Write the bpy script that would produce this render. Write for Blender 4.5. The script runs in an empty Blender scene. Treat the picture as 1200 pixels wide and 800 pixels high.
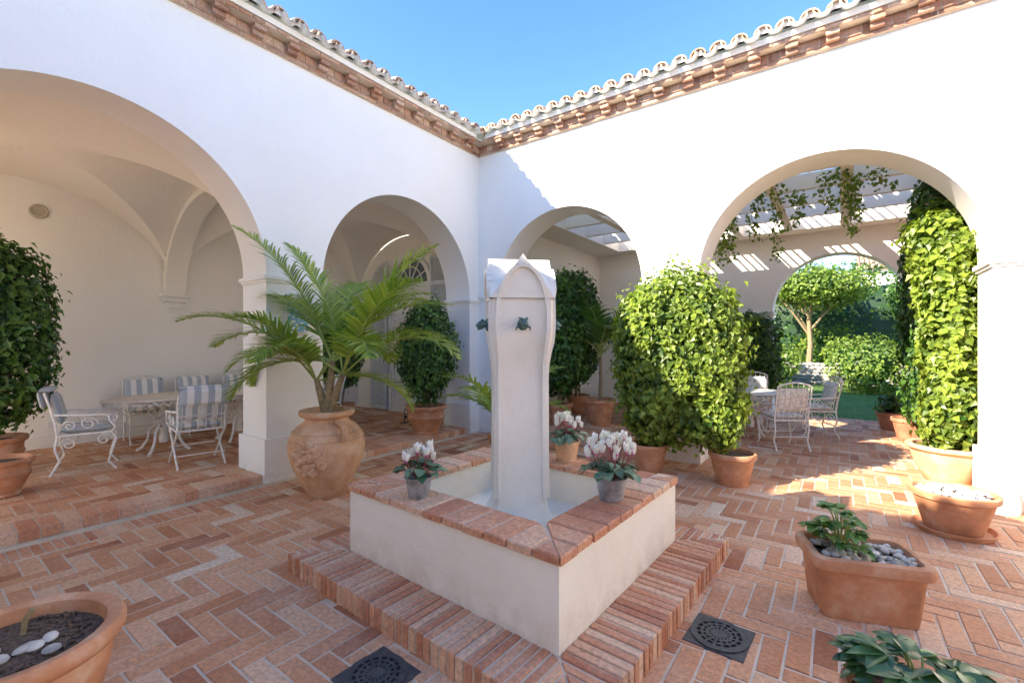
import bpy, math, random
from mathutils import Vector, Matrix, noise
random.seed(7)
R=random.random
def U(a,b): return a+(b-a)*random.random()
pi=math.pi
scene=bpy.context.scene
XL=-5.24; YR=6.25; TH=0.56
SUN=Vector((.833,1.377,-1.0)).normalized()

# ------------------------------------------------------------ materials
def new_mat(name):
    m=bpy.data.materials.new(name); m.use_nodes=True
    nt=m.node_tree; return m,nt,nt.nodes["Principled BSDF"]
def N(nt,t,**k):
    n=nt.nodes.new(t)
    for a,b in k.items(): setattr(n,a,b)
    return n
def ramp(nt,stops):
    r=N(nt,'ShaderNodeValToRGB'); e=r.color_ramp.elements
    while len(e)<len(stops): e.new(.5)
    for i,(p,c) in enumerate(stops): e[i].position=p; e[i].color=(*c,1)
    return r
def coord(nt,scale,detail=3,rough=.6):
    tc=N(nt,'ShaderNodeTexCoord'); n=N(nt,'ShaderNodeTexNoise')
    n.inputs['Scale'].default_value=scale; n.inputs['Detail'].default_value=detail; n.inputs['Roughness'].default_value=rough
    nt.links.new(tc.outputs['Object'],n.inputs['Vector']); return n
def bump(nt,b,src,strength,dist=.01):
    bp=N(nt,'ShaderNodeBump'); bp.inputs['Strength'].default_value=strength; bp.inputs['Distance'].default_value=dist
    nt.links.new(src,bp.inputs['Height']); nt.links.new(bp.outputs[0],b.inputs['Normal'])
def mixc(nt,f,a,b,blend='MIX'):
    m=N(nt,'ShaderNodeMix',data_type='RGBA',blend_type=blend)
    for s,v in ((0,f),(6,a),(7,b)):
        if hasattr(v,'is_linked'): nt.links.new(v,m.inputs[s])
        elif s==0: m.inputs[0].default_value=v
        else: m.inputs[s].default_value=(*v,1)
    return m.outputs[2]
def m_plaster(name,c1,c2,bs=.25,scale=1.2,stain=None):
    m,nt,b=new_mat(name); n=coord(nt,scale,4); r=ramp(nt,[(.3,c2),(.6,c1)])
    nt.links.new(n.outputs[0],r.inputs[0]); col=r.outputs[0]
    if stain:
        tc=N(nt,'ShaderNodeTexCoord'); sp=N(nt,'ShaderNodeSeparateXYZ'); nt.links.new(tc.outputs['Object'],sp.inputs[0])
        mr=N(nt,'ShaderNodeMapRange'); mr.inputs[1].default_value=stain[0]; mr.inputs[2].default_value=stain[1]; mr.inputs[3].default_value=1; mr.inputs[4].default_value=0
        nt.links.new(sp.outputs[2],mr.inputs[0]); n3=coord(nt,7,4,.7); r3=ramp(nt,[(.35,(0,0,0)),(.7,(stain[2],)*3)]); nt.links.new(n3.outputs[0],r3.inputs[0])
        mm=N(nt,'ShaderNodeMath',operation='MULTIPLY'); nt.links.new(mr.outputs[0],mm.inputs[0]); nt.links.new(r3.outputs[0],mm.inputs[1])
        col=mixc(nt,mm.outputs[0],col,(.56,.45,.34))
    nt.links.new(col,b.inputs['Base Color'])
    b.inputs['Roughness'].default_value=.9; b.inputs['Specular IOR Level'].default_value=.2
    n2=coord(nt,18,2,.7); bump(nt,b,n2.outputs[0],bs,.012); return m
def m_simple(name,c,rough=.6,metal=0,nscale=12,var=.15,bs=.1):
    m,nt,b=new_mat(name); n=coord(nt,nscale,2)
    r=ramp(nt,[(.3,tuple(x*(1-var) for x in c)),(.7,tuple(min(1,x*(1+var)) for x in c))])
    nt.links.new(n.outputs[0],r.inputs[0]); nt.links.new(r.outputs[0],b.inputs['Base Color'])
    b.inputs['Roughness'].default_value=rough; b.inputs['Metallic'].default_value=metal
    if bs>.1: bump(nt,b,n.outputs[0],bs,.005)
    return m
def m_brick(name,stops,dust=(.55,.42,.33),bs=.4,amt=.45):
    m,nt,b=new_mat(name); a=N(nt,'ShaderNodeAttribute',attribute_name='rnd')
    r=ramp(nt,stops); nt.links.new(a.outputs['Fac'],r.inputs[0])
    n=coord(nt,3.0,4); n2=coord(nt,40,2,.7)
    r2=ramp(nt,[(.42,(0,0,0)),(.72,(amt,amt,amt))]); nt.links.new(n.outputs[0],r2.inputs[0])
    c=mixc(nt,r2.outputs[0],r.outputs[0],dust)
    r3=ramp(nt,[(.3,(.70,.70,.70)),(.7,(1.14,1.14,1.14))]); nt.links.new(n2.outputs[0],r3.inputs[0])
    c=mixc(nt,1.0,c,r3.outputs[0],'MULTIPLY')
    nt.links.new(c,b.inputs['Base Color']); b.inputs['Roughness'].default_value=.68
    bump(nt,b,n2.outputs[0],bs,.005); return m
def m_terra(name,c=(.60,.27,.13),pale=(.70,.47,.31)):
    m,nt,b=new_mat(name); n=coord(nt,5,5,.65); n2=coord(nt,45,2,.7)
    r=ramp(nt,[(.3,tuple(x*.72 for x in c)),(.5,c),(.74,pale)])
    nt.links.new(n.outputs[0],r.inputs[0]); nt.links.new(r.outputs[0],b.inputs['Base Color'])
    b.inputs['Roughness'].default_value=.8; bump(nt,b,n2.outputs[0],.25,.004); return m
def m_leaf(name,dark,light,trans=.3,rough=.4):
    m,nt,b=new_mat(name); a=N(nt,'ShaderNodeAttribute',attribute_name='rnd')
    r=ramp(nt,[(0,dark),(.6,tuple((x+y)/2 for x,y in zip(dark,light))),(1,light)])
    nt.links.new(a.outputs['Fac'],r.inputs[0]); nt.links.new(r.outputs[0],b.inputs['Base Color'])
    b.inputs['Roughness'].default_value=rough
    t=N(nt,'ShaderNodeBsdfTranslucent'); c=mixc(nt,1.0,r.outputs[0],(1.3,1.5,.6),'MULTIPLY')
    nt.links.new(c,t.inputs['Color']); mx=N(nt,'ShaderNodeMixShader'); mx.inputs[0].default_value=trans
    nt.links.new(b.outputs[0],mx.inputs[1]); nt.links.new(t.outputs[0],mx.inputs[2])
    nt.links.new(mx.outputs[0],nt.nodes['Material Output'].inputs[0]); return m

WHITE=m_plaster('white_plaster',(.92,.885,.825),(.895,.855,.79),stain=(0,.35,.55))
CREAM=m_plaster('cream_plaster',(.94,.89,.80),(.92,.865,.765))
FCREAM=m_plaster('fountain_plaster',(.90,.83,.70),(.84,.76,.62),.3,2.5,stain=(.1,.34,.7))
BRICK=m_brick('floor_brick',[(0,(.40,.14,.06)),(.25,(.58,.245,.11)),(.52,(.68,.33,.165)),(.80,(.74,.43,.25)),(1,(.80,.60,.43))],dust=(.76,.54,.38),amt=.28)
EDGEB=m_brick('edge_brick',[(0,(.46,.15,.07)),(.5,(.66,.29,.15)),(1,(.76,.49,.32))],dust=(.76,.57,.41),amt=.35,bs=.7)
CORNB=m_brick('cornice_brick',[(0,(.28,.12,.07)),(.5,(.50,.24,.14)),(1,(.64,.41,.28))],dust=(.66,.54,.42),amt=.5)
TILE=m_brick('roof_tile_clay',[(0,(.40,.22,.12)),(.5,(.58,.36,.22)),(1,(.70,.52,.38))],dust=(.72,.61,.49),amt=.45)
MORT=m_plaster('mortar',(.70,.56,.42),(.58,.45,.33),.5,6)
TERRA=m_terra('terracotta'); TERRAP=m_terra('terracotta_pale',(.66,.38,.21),(.74,.56,.39)); TERRAD=m_terra('terracotta_dark',(.42,.17,.09),(.48,.28,.18))
L_DARK=m_leaf('leaf_dark',(.015,.055,.010),(.11,.22,.03),.2)
L_IVY=m_leaf('leaf_ivy',(.030,.085,.010),(.30,.38,.05),.35)
L_PALM=m_leaf('leaf_palm',(.09,.20,.02),(.44,.49,.09),.35)
L_PALMD=m_leaf('leaf_palm_dark',(.02,.08,.015),(.13,.24,.045),.25)
L_CYC=m_leaf('leaf_cyclamen',(.03,.09,.03),(.24,.34,.20),.1)
L_SHRUB=m_leaf('leaf_shrub',(.045,.11,.012),(.25,.33,.05),.3)
PETAL=m_leaf('petal_white',(.88,.78,.82),(.94,.92,.92),.15)
PINK=m_simple('petal_base_pink',(.62,.12,.30))
IRON=m_simple('white_painted_iron',(.84,.80,.73),.5,0,25,.12)
DIRON=m_simple('cast_iron',(.07,.07,.072),.5,.3,30,.3,.3)
ZINC=m_simple('zinc',(.36,.37,.38),.45,.5,14,.35)
BRONZE=m_simple('bronze_patina',(.09,.16,.14),.5,.4,30,.4)
SOIL=m_simple('soil',(.12,.075,.048),.95,0,60,.6,1)
PEB=m_simple('pebble',(.50,.45,.38),.6,0,9,.55)
WPEB=m_simple('white_pebble',(.72,.69,.64),.6,0,9,.2)
STEM=m_simple('stem',(.28,.20,.10),.8,0,25,.3,.4)
GSTEM=m_simple('green_stem',(.30,.36,.08),.6,0,10,.2)
PSTEM=m_simple('cyclamen_stem',(.30,.11,.10),.6)
CBLUE=m_simple('cushion_blue',(.46,.50,.53),.9,0,60,.1)
CWHITE=m_simple('cushion_white',(.89,.86,.80),.9,0,60,.06)
CFLOR=m_simple('cushion_floral',(.74,.70,.62),.9,0,22,.28)
SHUT=m_simple('shutter_paint',(.70,.73,.73),.6,0,15,.08)
TRIMW=m_simple('white_wood',(.85,.83,.79),.5,0,15,.05)
TABLEM=m_simple('table_stone',(.78,.71,.61),.5,0,9,.12)
GLASS,_nt,_b=new_mat('window_glass'); _b.inputs['Base Color'].default_value=(.14,.17,.20,1); _b.inputs['Roughness'].default_value=.06
DARK=m_simple('dark_gap',(.02,.018,.016),.9)
def m_ceramic():
    m,nt,b=new_mat('blue_ceramic'); tc=N(nt,'ShaderNodeTexCoord'); w=N(nt,'ShaderNodeTexVoronoi'); w.inputs['Scale'].default_value=22
    nt.links.new(tc.outputs['Object'],w.inputs['Vector']); r=ramp(nt,[(.25,(.75,.80,.82)),(.45,(.14,.38,.56))])
    nt.links.new(w.outputs['Distance'],r.inputs[0]); nt.links.new(r.outputs[0],b.inputs['Base Color']); b.inputs['Roughness'].default_value=.2; return m
CERAM=m_ceramic()
def m_grass(name,a,c):
    m,nt,b=new_mat(name); n=coord(nt,1.2,5,.7); n2=coord(nt,60,2,.8)
    r=ramp(nt,[(.3,a),(.7,c)]); nt.links.new(n.outputs[0],r.inputs[0]); nt.links.new(r.outputs[0],b.inputs['Base Color'])
    b.inputs['Roughness'].default_value=.9; bump(nt,b,n2.outputs[0],1,.03); return m
GRASS=m_grass('lawn_grass',(.05,.12,.02),(.11,.21,.035)); EARTH=m_grass('dry_earth',(.18,.16,.10),(.28,.25,.16))
PALEST=m_plaster('pale_stone_paving',(.70,.58,.44),(.58,.46,.34),.4,3)
GBLADE=m_leaf('grass_blade',(.06,.14,.02),(.16,.28,.05),.3)
STONE=m_brick('rubble_stone',[(0,(.26,.24,.20)),(.5,(.42,.39,.34)),(1,(.56,.52,.46))],dust=(.4,.36,.3))

# ------------------------------------------------------------ mesh builder
class MB:
    def __init__(s,*mats): s.v=[];s.f=[];s.m=[];s.r=[];s.sm=[];s.mats=list(mats);s.M=Matrix.Identity(4);s.cur=0
    def mi(s,mat):
        if mat is None: return 0
        if mat not in s.mats: s.mats.append(mat)
        return s.mats.index(mat)
    def V(s,p): s.v.append(tuple(s.M@Vector(p))); return len(s.v)-1
    def F(s,idx,mat=None,rnd=.5,sm=False): s.f.append(idx); s.m.append(s.mi(mat)); s.r.append(rnd); s.sm.append(sm)
    def poly(s,pts,mat=None,rnd=.5,sm=False): s.F([s.V(p) for p in pts],mat,rnd,sm)
    def box(s,x0,x1,y0,y1,z0,z1,mat=None,rnd=.5,ch=0):
        s.prism([(x0,y0),(x1,y0),(x1,y1),(x0,y1)],z0,z1,mat,rnd,ch)
    def prism(s,pts,z0,z1,mat=None,rnd=.5,ch=0,bot=True):
        n=len(pts)
        if ch>0:
            cx=sum(p[0] for p in pts)/n; cy=sum(p[1] for p in pts)/n
            ins=[]
            for p in pts:
                dx=cx-p[0]; dy=cy-p[1]
                ins.append((p[0]+(ch if dx>0 else -ch)*(abs(dx)>1e-6),p[1]+(ch if dy>0 else -ch)*(abs(dy)>1e-6)))
            rings=[[(x,y,z0) for x,y in pts],[(x,y,z1-ch) for x,y in pts],[(x,y,z1) for x,y in ins]]
        else: rings=[[(x,y,z0) for x,y in pts],[(x,y,z1) for x,y in pts]]
        ids=[[s.V(p) for p in r] for r in rings]
        for a,b in zip(ids,ids[1:]):
            for i in range(n): s.F([a[i],a[(i+1)%n],b[(i+1)%n],b[i]],mat,rnd)
        s.F(ids[-1],mat,rnd)
        if bot: s.F(ids[0][::-1],mat,rnd)
    def lathe(s,prof,c=(0,0,0),seg=40,mat=None,sx=1,sy=1,rnd=.5,cap=False,jit=0):
        rings=[]
        for r,z in prof:
            rings.append([s.V((c[0]+sx*r*math.cos(2*pi*i/seg),c[1]+sy*r*math.sin(2*pi*i/seg),c[2]+z)) for i in range(seg)])
        for a,b in zip(rings,rings[1:]):
            for i in range(seg): s.F([a[i],a[(i+1)%seg],b[(i+1)%seg],b[i]],mat,rnd,True)
        if cap: s.F(rings[-1],mat,rnd)
    def tube(s,pts,r,seg=8,mat=None,rnd=.5,caps=True):
        pts=[Vector(p) for p in pts]; n=len(pts)
        rr=r if isinstance(r,(list,tuple)) else [r]*n
        t=(pts[1]-pts[0]).normalized(); up=Vector((0,0,1)) if abs(t.z)<.9 else Vector((1,0,0))
        nrm=t.cross(up).normalized(); rings=[]
        for i in range(n):
            tt=(pts[min(i+1,n-1)]-pts[max(i-1,0)]).normalized()
            nrm=(nrm-tt*nrm.dot(tt)).normalized(); bn=tt.cross(nrm)
            rings.append([s.V(pts[i]+rr[i]*(math.cos(2*pi*k/seg)*nrm+math.sin(2*pi*k/seg)*bn)) for k in range(seg)])
        for a,b in zip(rings,rings[1:]):
            for k in range(seg): s.F([a[k],a[(k+1)%seg],b[(k+1)%seg],b[k]],mat,rnd,True)
        if caps: s.F(rings[0][::-1],mat,rnd); s.F(rings[-1],mat,rnd)
    def blob(s,c,r,mat=None,rnd=.5,seg=10,rings=6,rot=0):
        o=s.M; s.M=o@Matrix.Translation(c)@Matrix.Rotation(rot,4,'Z')
        s.lathe([(max(.001,math.sin(pi*i/rings)),-math.cos(pi*i/rings)*r[2]) for i in range(rings+1)],seg=seg,mat=mat,sx=r[0],sy=r[1],rnd=rnd); s.M=o
    def leaf(s,p,d,nrm,L,W,mat=None,rnd=.5,fold=.25):
        d=d.normalized(); w=d.cross(nrm)
        if w.length<1e-4: w=Vector((1,0,0))
        w.normalize(); n=w.cross(d)
        b=s.V(p); m=s.V(p+d*L*.5-n*L*.03); t=s.V(p+d*L-n*L*.12)
        l=s.V(p+d*L*.38+w*W*.5+n*W*fold); r=s.V(p+d*L*.38-w*W*.5+n*W*fold)
        s.F([b,l,t,m],mat,rnd,True); s.F([b,m,t,r],mat,rnd,True)
    def big_leaf(s,p,d,nrm,L,W,mat=None,rnd=.5,segs=6,droop=.25):
        d=d.normalized(); w=d.cross(nrm).normalized(); n=w.cross(d)
        prev=None
        for i in range(segs+1):
            t=i/segs; c=p+d*L*t-n*L*droop*t*t; ww=W*.5*(math.sin(pi*min(1,t*.93+.07))**.75)*(1 if i<segs else .05)
            row=[s.V(c+w*ww+n*ww*.35),s.V(c),s.V(c-w*ww+n*ww*.35)]
            if prev:
                s.F([prev[0],prev[1],row[1],row[0]],mat,rnd,True); s.F([prev[1],prev[2],row[2],row[1]],mat,min(1,rnd+.08),True)
            prev=row
    def obj(s,name,parent=None,loc=None,sharp=40):
        me=bpy.data.meshes.new(name); me.from_pydata(s.v,[],s.f)
        for m in s.mats: me.materials.append(m)
        me.polygons.foreach_set('material_index',s.m); me.polygons.foreach_set('use_smooth',s.sm)
        a=me.attributes.new('rnd','FLOAT','FACE'); a.data.foreach_set('value',s.r)
        me.update()
        if sharp: me.set_sharp_from_angle(angle=math.radians(sharp))
        o=bpy.data.objects.new(name,me); scene.collection.objects.link(o)
        if parent: o.parent=parent
        return o
def empty(name):
    e=bpy.data.objects.new(name,None); scene.collection.objects.link(e); return e
def rot_to(yaw): return Matrix.Rotation(yaw,4,'Z')

# ------------------------------------------------------------ ground
g=MB(EARTH); g.poly([(-150,-150,-.06),(150,-150,-.06),(150,150,-.06),(-150,150,-.06)]); g.obj('ground')
g=MB(PALEST); g.poly([(-16,-14,-.03),(-4,-14,-.03),(-4,-4.4,-.03),(-16,-4.4,-.03)]); g.obj('unseen_bounce_ground')  # unseen pale ground, added to bounce sunlight into the gallery vault
g=MB(GRASS); g.poly([(-12,11.72,-.02),(14,11.72,-.02),(14,26,-.02),(-12,26,-.02)]); 
for i in range(7000):
    x=U(-4,5);y=11.75+U(0,1)**1.3*8; a=U(0,2*pi);h=U(.02,.05)
    g.poly([(x-.006*math.cos(a),y-.006*math.sin(a),-.02),(x+.006*math.cos(a),y+.006*math.sin(a),-.02),(x+U(-.02,.02),y+U(-.02,.02),h)],GBLADE,R())
g.obj('lawn')

def herring(mb,x0,x1,y0,y1,z,W=.113,n=3,gap=.013,skip=None):
    L=n*W; i0=int(x0/W)-n; i1=int(x1/W)+n; j0=int(y0/W)-n; j1=int(y1/W)+n
    def put(ax,bx,ay,by):
        ax=max(ax,x0);bx=min(bx,x1);ay=max(ay,y0);by=min(by,y1)
        if bx-ax<.03 or by-ay<.03: return
        if skip and skip((ax+bx)/2,(ay+by)/2): return
        dz=U(-.002,.002); g2=gap/2+U(-.001,.0015); q=lambda:U(-.002,.002)
        rn=min(1,max(0,random.gauss(.5,.27)))
        mb.prism([(ax+g2+q(),ay+g2+q()),(bx-g2+q(),ay+g2+q()),(bx-g2+q(),by-g2+q()),(ax+g2+q(),by-g2+q())],z-.012,z+dz,BRICK,rn,.0035,False)
    for i in range(i0,i1):
        for j in range(j0,j1):
            d=(i-j)%(2*n)
            if d==0: put(i*W,i*W+L,j*W,j*W+W)
            elif d==2*n-1: put(i*W,i*W+W,j*W,j*W+L)
fx,fy,fa=-1.905,2.70,math.radians(-2.7)
def under_fountain(x,y):
    return abs(x-fx)<1.05 and abs(y-fy)<.98
pav=MB(MORT)
pav.poly([(XL-.2,-2.1,-.005),(7.6,-2.1,-.005),(7.6,11.75,-.005),(XL-.2,11.75,-.005)],MORT)
herring(pav,XL+.36,7.4,-2,11.4,0,skip=under_fountain)
y=-2.0
while y<6.2:
    pav.box(XL+.10,XL+.345,y+.005,y+.055,-.01,.001+U(-.001,.001),EDGEB,min(1,max(0,random.gauss(.55,.25))),.003); y+=.062
pav.box(XL-.0,XL+.05,-2.0,6.2,-.01,.010,PALEST)
x=-1.2
while x<1.1:
    pav.box(x+.004,x+.1,11.42,11.70,-.01,.001,EDGEB,R(),.003); x+=.106
pav.obj('brick_paving')
lp=MB(MORT)
lp.box(-9.1,XL-.02,-4.3,6.5,-.01,.094,MORT)
herring(lp,-9.1,XL-.33,-4.3,6.5,.1)
y=-2.0
while y<6.2:
    w=.125; lp.box(XL-.32,XL-.012,y+.005,y+w-.005,.0,.103+U(-.003,.003),EDGEB,min(1,max(0,random.gauss(.7,.22))),.007); y+=w
lp.obj('gallery_paving_step')

# ------------------------------------------------------------ house
house=empty('courtyard_house')
def Mleft(s,t,z): return (XL+t,s,z)
def Mright(s,t,z): return (s,YR-t,z)
def Msouth(s,t,z): return (s,-2.0+t,z)
def Meast(s,t,z): return (7.5-t,s,z)
def Mback(s,t,z): return (s,11.3-t,z)
def arched_wall(name,Mf,s0,s1,z1,arches,th=TH,mat=WHITE,matb=CREAM,imp=True,z0=-.02,plinth=.5):
    mb=MB(mat)
    def P(s,t,z): return mb.V(Mf(s,t,z))
    def Q(a,m=None,sm=False): mb.F(a,m,.5,sm)
    cur=s0; solids=[]
    for (a,b,sp) in arches:
        solids.append((cur,a)); cur=b
    solids.append((cur,s1))
    for t,m in ((0,mat),(-th,matb)):
        for a,b in solids: Q([P(a,t,z0),P(b,t,z0),P(b,t,z1),P(a,t,z1)],m)
        for a,b,sp in arches:
            r=(b-a)/2;c=(a+b)/2;n=56
            for i in range(n):
                a0=pi-pi*i/n;a1=pi-pi*(i+1)/n
                Q([P(c+r*math.cos(a0),t,sp+r*math.sin(a0)),P(c+r*math.cos(a1),t,sp+r*math.sin(a1)),P(c+r*math.cos(a1),t,z1),P(c+r*math.cos(a0),t,z1)],m)
    for a,b,sp in arches:
        r=(b-a)/2;c=(a+b)/2;n=56
        for s in (a,b): Q([P(s,0,z0),P(s,-th,z0),P(s,-th,sp),P(s,0,sp)],mat)
        rows=[(P(c+r*math.cos(pi-pi*i/n),0,sp+r*math.sin(pi*i/n)),P(c+r*math.cos(pi-pi*i/n),-th,sp+r*math.sin(pi*i/n))) for i in range(n+1)]
        for i in range(n): Q([rows[i][0],rows[i][1],rows[i+1][1],rows[i+1][0]],mat,True)
    for s in (s0,s1): Q([P(s,0,z0),P(s,-th,z0),P(s,-th,z1),P(s,0,z1)],mat)
    Q([P(s0,0,z1),P(s1,0,z1),P(s1,-th,z1),P(s0,-th,z1)],mat)
    def band(a,b,za,zb,pr,la,lb):
        aa=a-(pr if la else 0); bb=b+(pr if lb else 0)
        pts=[(aa,pr),(bb,pr),(bb,-th-pr),(aa,-th-pr)]
        lo=[P(s,t,za) for s,t in pts]; hi=[P(s,t,zb) for s,t in pts]
        for i in range(4): Q([lo[i],lo[(i+1)%4],hi[(i+1)%4],hi[i]],mat)
        Q(lo[::-1],mat);Q(hi,mat)
    if imp:
        for k,(a,b) in enumerate(solids):
            la=k>0; lb=k<len(solids)-1
            sp=arches[max(0,k-1)][2]
            band(a,b,sp-.085,sp-.055,.018,la,lb); band(a,b,sp-.055,sp-.012,.036,la,lb)
            if plinth: band(a,b,z0,plinth,.035,la,lb)
    return mb.obj(name,house)
SP=2.36
arched_wall('west_arcade_wall',Mleft,-4.4,11.75,5.12,[(-.37,2.53,SP),(3.22,6.0-.0,SP)])
arched_wall('north_arcade_wall',Mright,XL,7.5,5.12,[(-4.82,-2.256,SP+.07),(-1.5,1.193,SP+.04),(2.6,5.3,SP+.04)])
arched_wall('south_wall',Msouth,XL,7.5,5.12,[],imp=False,matb=WHITE)
arched_wall('east_wall',Meast,-2,11.7,5.12,[],imp=False,matb=WHITE)
arched_wall('garden_front_wall',Mback,XL,7.5,4.6,[(-1.18,1.12,2.25)],th=.42,mat=CREAM,matb=WHITE,plinth=0)

gi=MB(CREAM)
gi.poly([(-9.1,-4.4,0),(-9.1,6.5,0),(-9.1,6.5,4.6),(-9.1,-4.4,4.6)])
gi.poly([(-9.1,6.5,0),(-5.8,6.5,0),(-5.8,6.5,4.6),(-9.1,6.5,4.6)])
gi.box(-9.095,-9.07,-4.3,6.49,.09,.26)
gi.box(-9.07,-5.82,6.47,6.498,.09,.26)
gi.obj('gallery_walls',house)
vt=MB(CREAM); a_=1.65; hgt=1.47
for cy in (-2.56,1.06,4.68):
    b_=1.81; n=28
    S=[math.sin(-pi/2+pi*i/n) for i in range(n+1)]
    def zz(i,j): return 2.38+hgt*max(math.sqrt(max(0,1-S[i]**2)),math.sqrt(max(0,1-S[j]**2)))
    def P(i,j): return vt.V((-7.45+a_*S[i],cy+b_*S[j],zz(i,j)))
    for i in range(n):
        for j in range(n):
            anti=(i+j==n-1)
            A,B,C,D=(i,j),(i+1,j),(i+1,j+1),(i,j+1)
            if anti: fs=[(A,B,D),(B,C,D)]
            elif i==j: fs=[(A,B,C),(A,C,D)]
            else: fs=[(A,B,C,D)]
            for f in fs: vt.F([P(*q) for q in f],CREAM,.5,False)
vo=vt.obj('groin_vault',house,sharp=None)
import bmesh
bm=bmesh.new(); bm.from_mesh(vo.data); bmesh.ops.remove_doubles(bm,verts=bm.verts,dist=.0005); bm.to_mesh(vo.data); bm.free()
for p in vo.data.polygons: p.use_smooth=True
vo.data.set_sharp_from_angle(angle=math.radians(14))
rb=MB(CREAM)
for yr in (-.75,2.87):
    n=40
    for i in range(n):
        a0=pi*i/n;a1=pi*(i+1)/n
        def pt(a,ri,y): return (-7.45-(a_-ri)*math.cos(a),y,2.38+(hgt-ri)*math.sin(a))
        rb.poly([pt(a0,.09,yr-.15),pt(a1,.09,yr-.15),pt(a1,.09,yr+.15),pt(a0,.09,yr+.15)])
        for s in (-.15,.15): rb.poly([pt(a0,.09,yr+s),pt(a1,.09,yr+s),pt(a1,-.05,yr+s),pt(a0,-.05,yr+s)])
    for k,(zz0,zz1,d,w) in enumerate([(2.34,2.39,.16,.20),(2.26,2.34,.12,.16),(2.16,2.26,.08,.11),(2.08,2.16,.04,.06)]):
        rb.box(-9.1,-9.1+d,yr-w,yr+w,zz0,zz1)
rb.obj('vault_ribs_corbels',house)

ce=MB(CREAM,TRIMW); zc=3.86
sx0,sx1,sy0,sy1=-4.5,1.0,7.25,10.85
ce.box(XL,7.5,6.81,sy0,zc,zc+.3); ce.box(XL,7.5,sy1,11.3,zc,zc+.3)
ce.box(XL,sx0,sy0,sy1,zc,zc+.3); ce.box(sx1,7.5,sy0,sy1,zc,zc+.3)
nx=6;ny=4
for i in range(1,nx):
    x=sx0+(sx1-sx0)*i/nx; ce.box(x-.07,x+.07,sy0,sy1,zc+.005,zc+.28)
for j in range(1,ny):
    y=sy0+(sy1-sy0)*j/ny; ce.box(sx0,sx1,y-.045,y+.045,zc+.03,zc+.26)
for k in range(34):
    x=sx0+(sx1-sx0)*(k+.5)/34; ce.box(x-.012,x+.012,sy0-.1,sy1+.1,zc+.302,zc+.34,TRIMW)
ce.obj('skylight_ceiling',house)

cb=MB(CORNB,MORT); tl=MB(TILE,WHITE)
def mbox(Mf,mb,s0,s1,t0,t1,z0,z1,mat,rnd=.5):
    pts=[(s0,t0),(s1,t0),(s1,t1),(s0,t1)]
    lo=[mb.V(Mf(s,t,z0)) for s,t in pts]; hi=[mb.V(Mf(s,t,z1)) for s,t in pts]
    for i in range(4): mb.F([lo[i],lo[(i+1)%4],hi[(i+1)%4],hi[i]],mat,rnd)
    mb.F(lo[::-1],mat,rnd); mb.F(hi,mat,rnd)
def rb_(): return min(1,max(0,random.gauss(.5,.28)))
def cornice(Mf,s0,s1,z0,off0,off1):
    def run(zl,zh,pr,step,gap,t0=-.05):
        a=s0+off0*pr;b=s1-off1*pr
        mbox(Mf,cb,a,b,t0,pr-.010,zl+.002,zh-.002,MORT)
        s=a
        while s<b-.03:
            e=min(s+step,b); mbox(Mf,cb,s+gap/2,e-gap/2,t0+.01,pr+U(-.005,.005),zl+.005,zh-.005,CORNB,rb_()); s=e
    run(z0,z0+.045,.045,.25,.014)
    s=s0+off0*.4+.1
    while s<s1-off1*.30:
        mbox(Mf,cb,s,s+.12,-.02,.11+U(-.006,.006),z0+.047,z0+.092,CORNB,rb_())
        mbox(Mf,cb,s-.002,s+.123,-.02,.165+U(-.006,.006),z0+.096,z0+.142,CORNB,rb_())
        s+=.385
    mbox(Mf,cb,s0+off0*.1,s1-off1*.1,-.05,.05,z0+.046,z0+.144,MORT)
    s=s0+off0*.1
    while s<s1-off1*.1:
        mbox(Mf,cb,s+.008,s+.12,-.04,.062,z0+.052,z0+.138,CORNB,rb_()); s+=.127
    run(z0+.145,z0+.19,.19,.13,.014)
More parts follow.
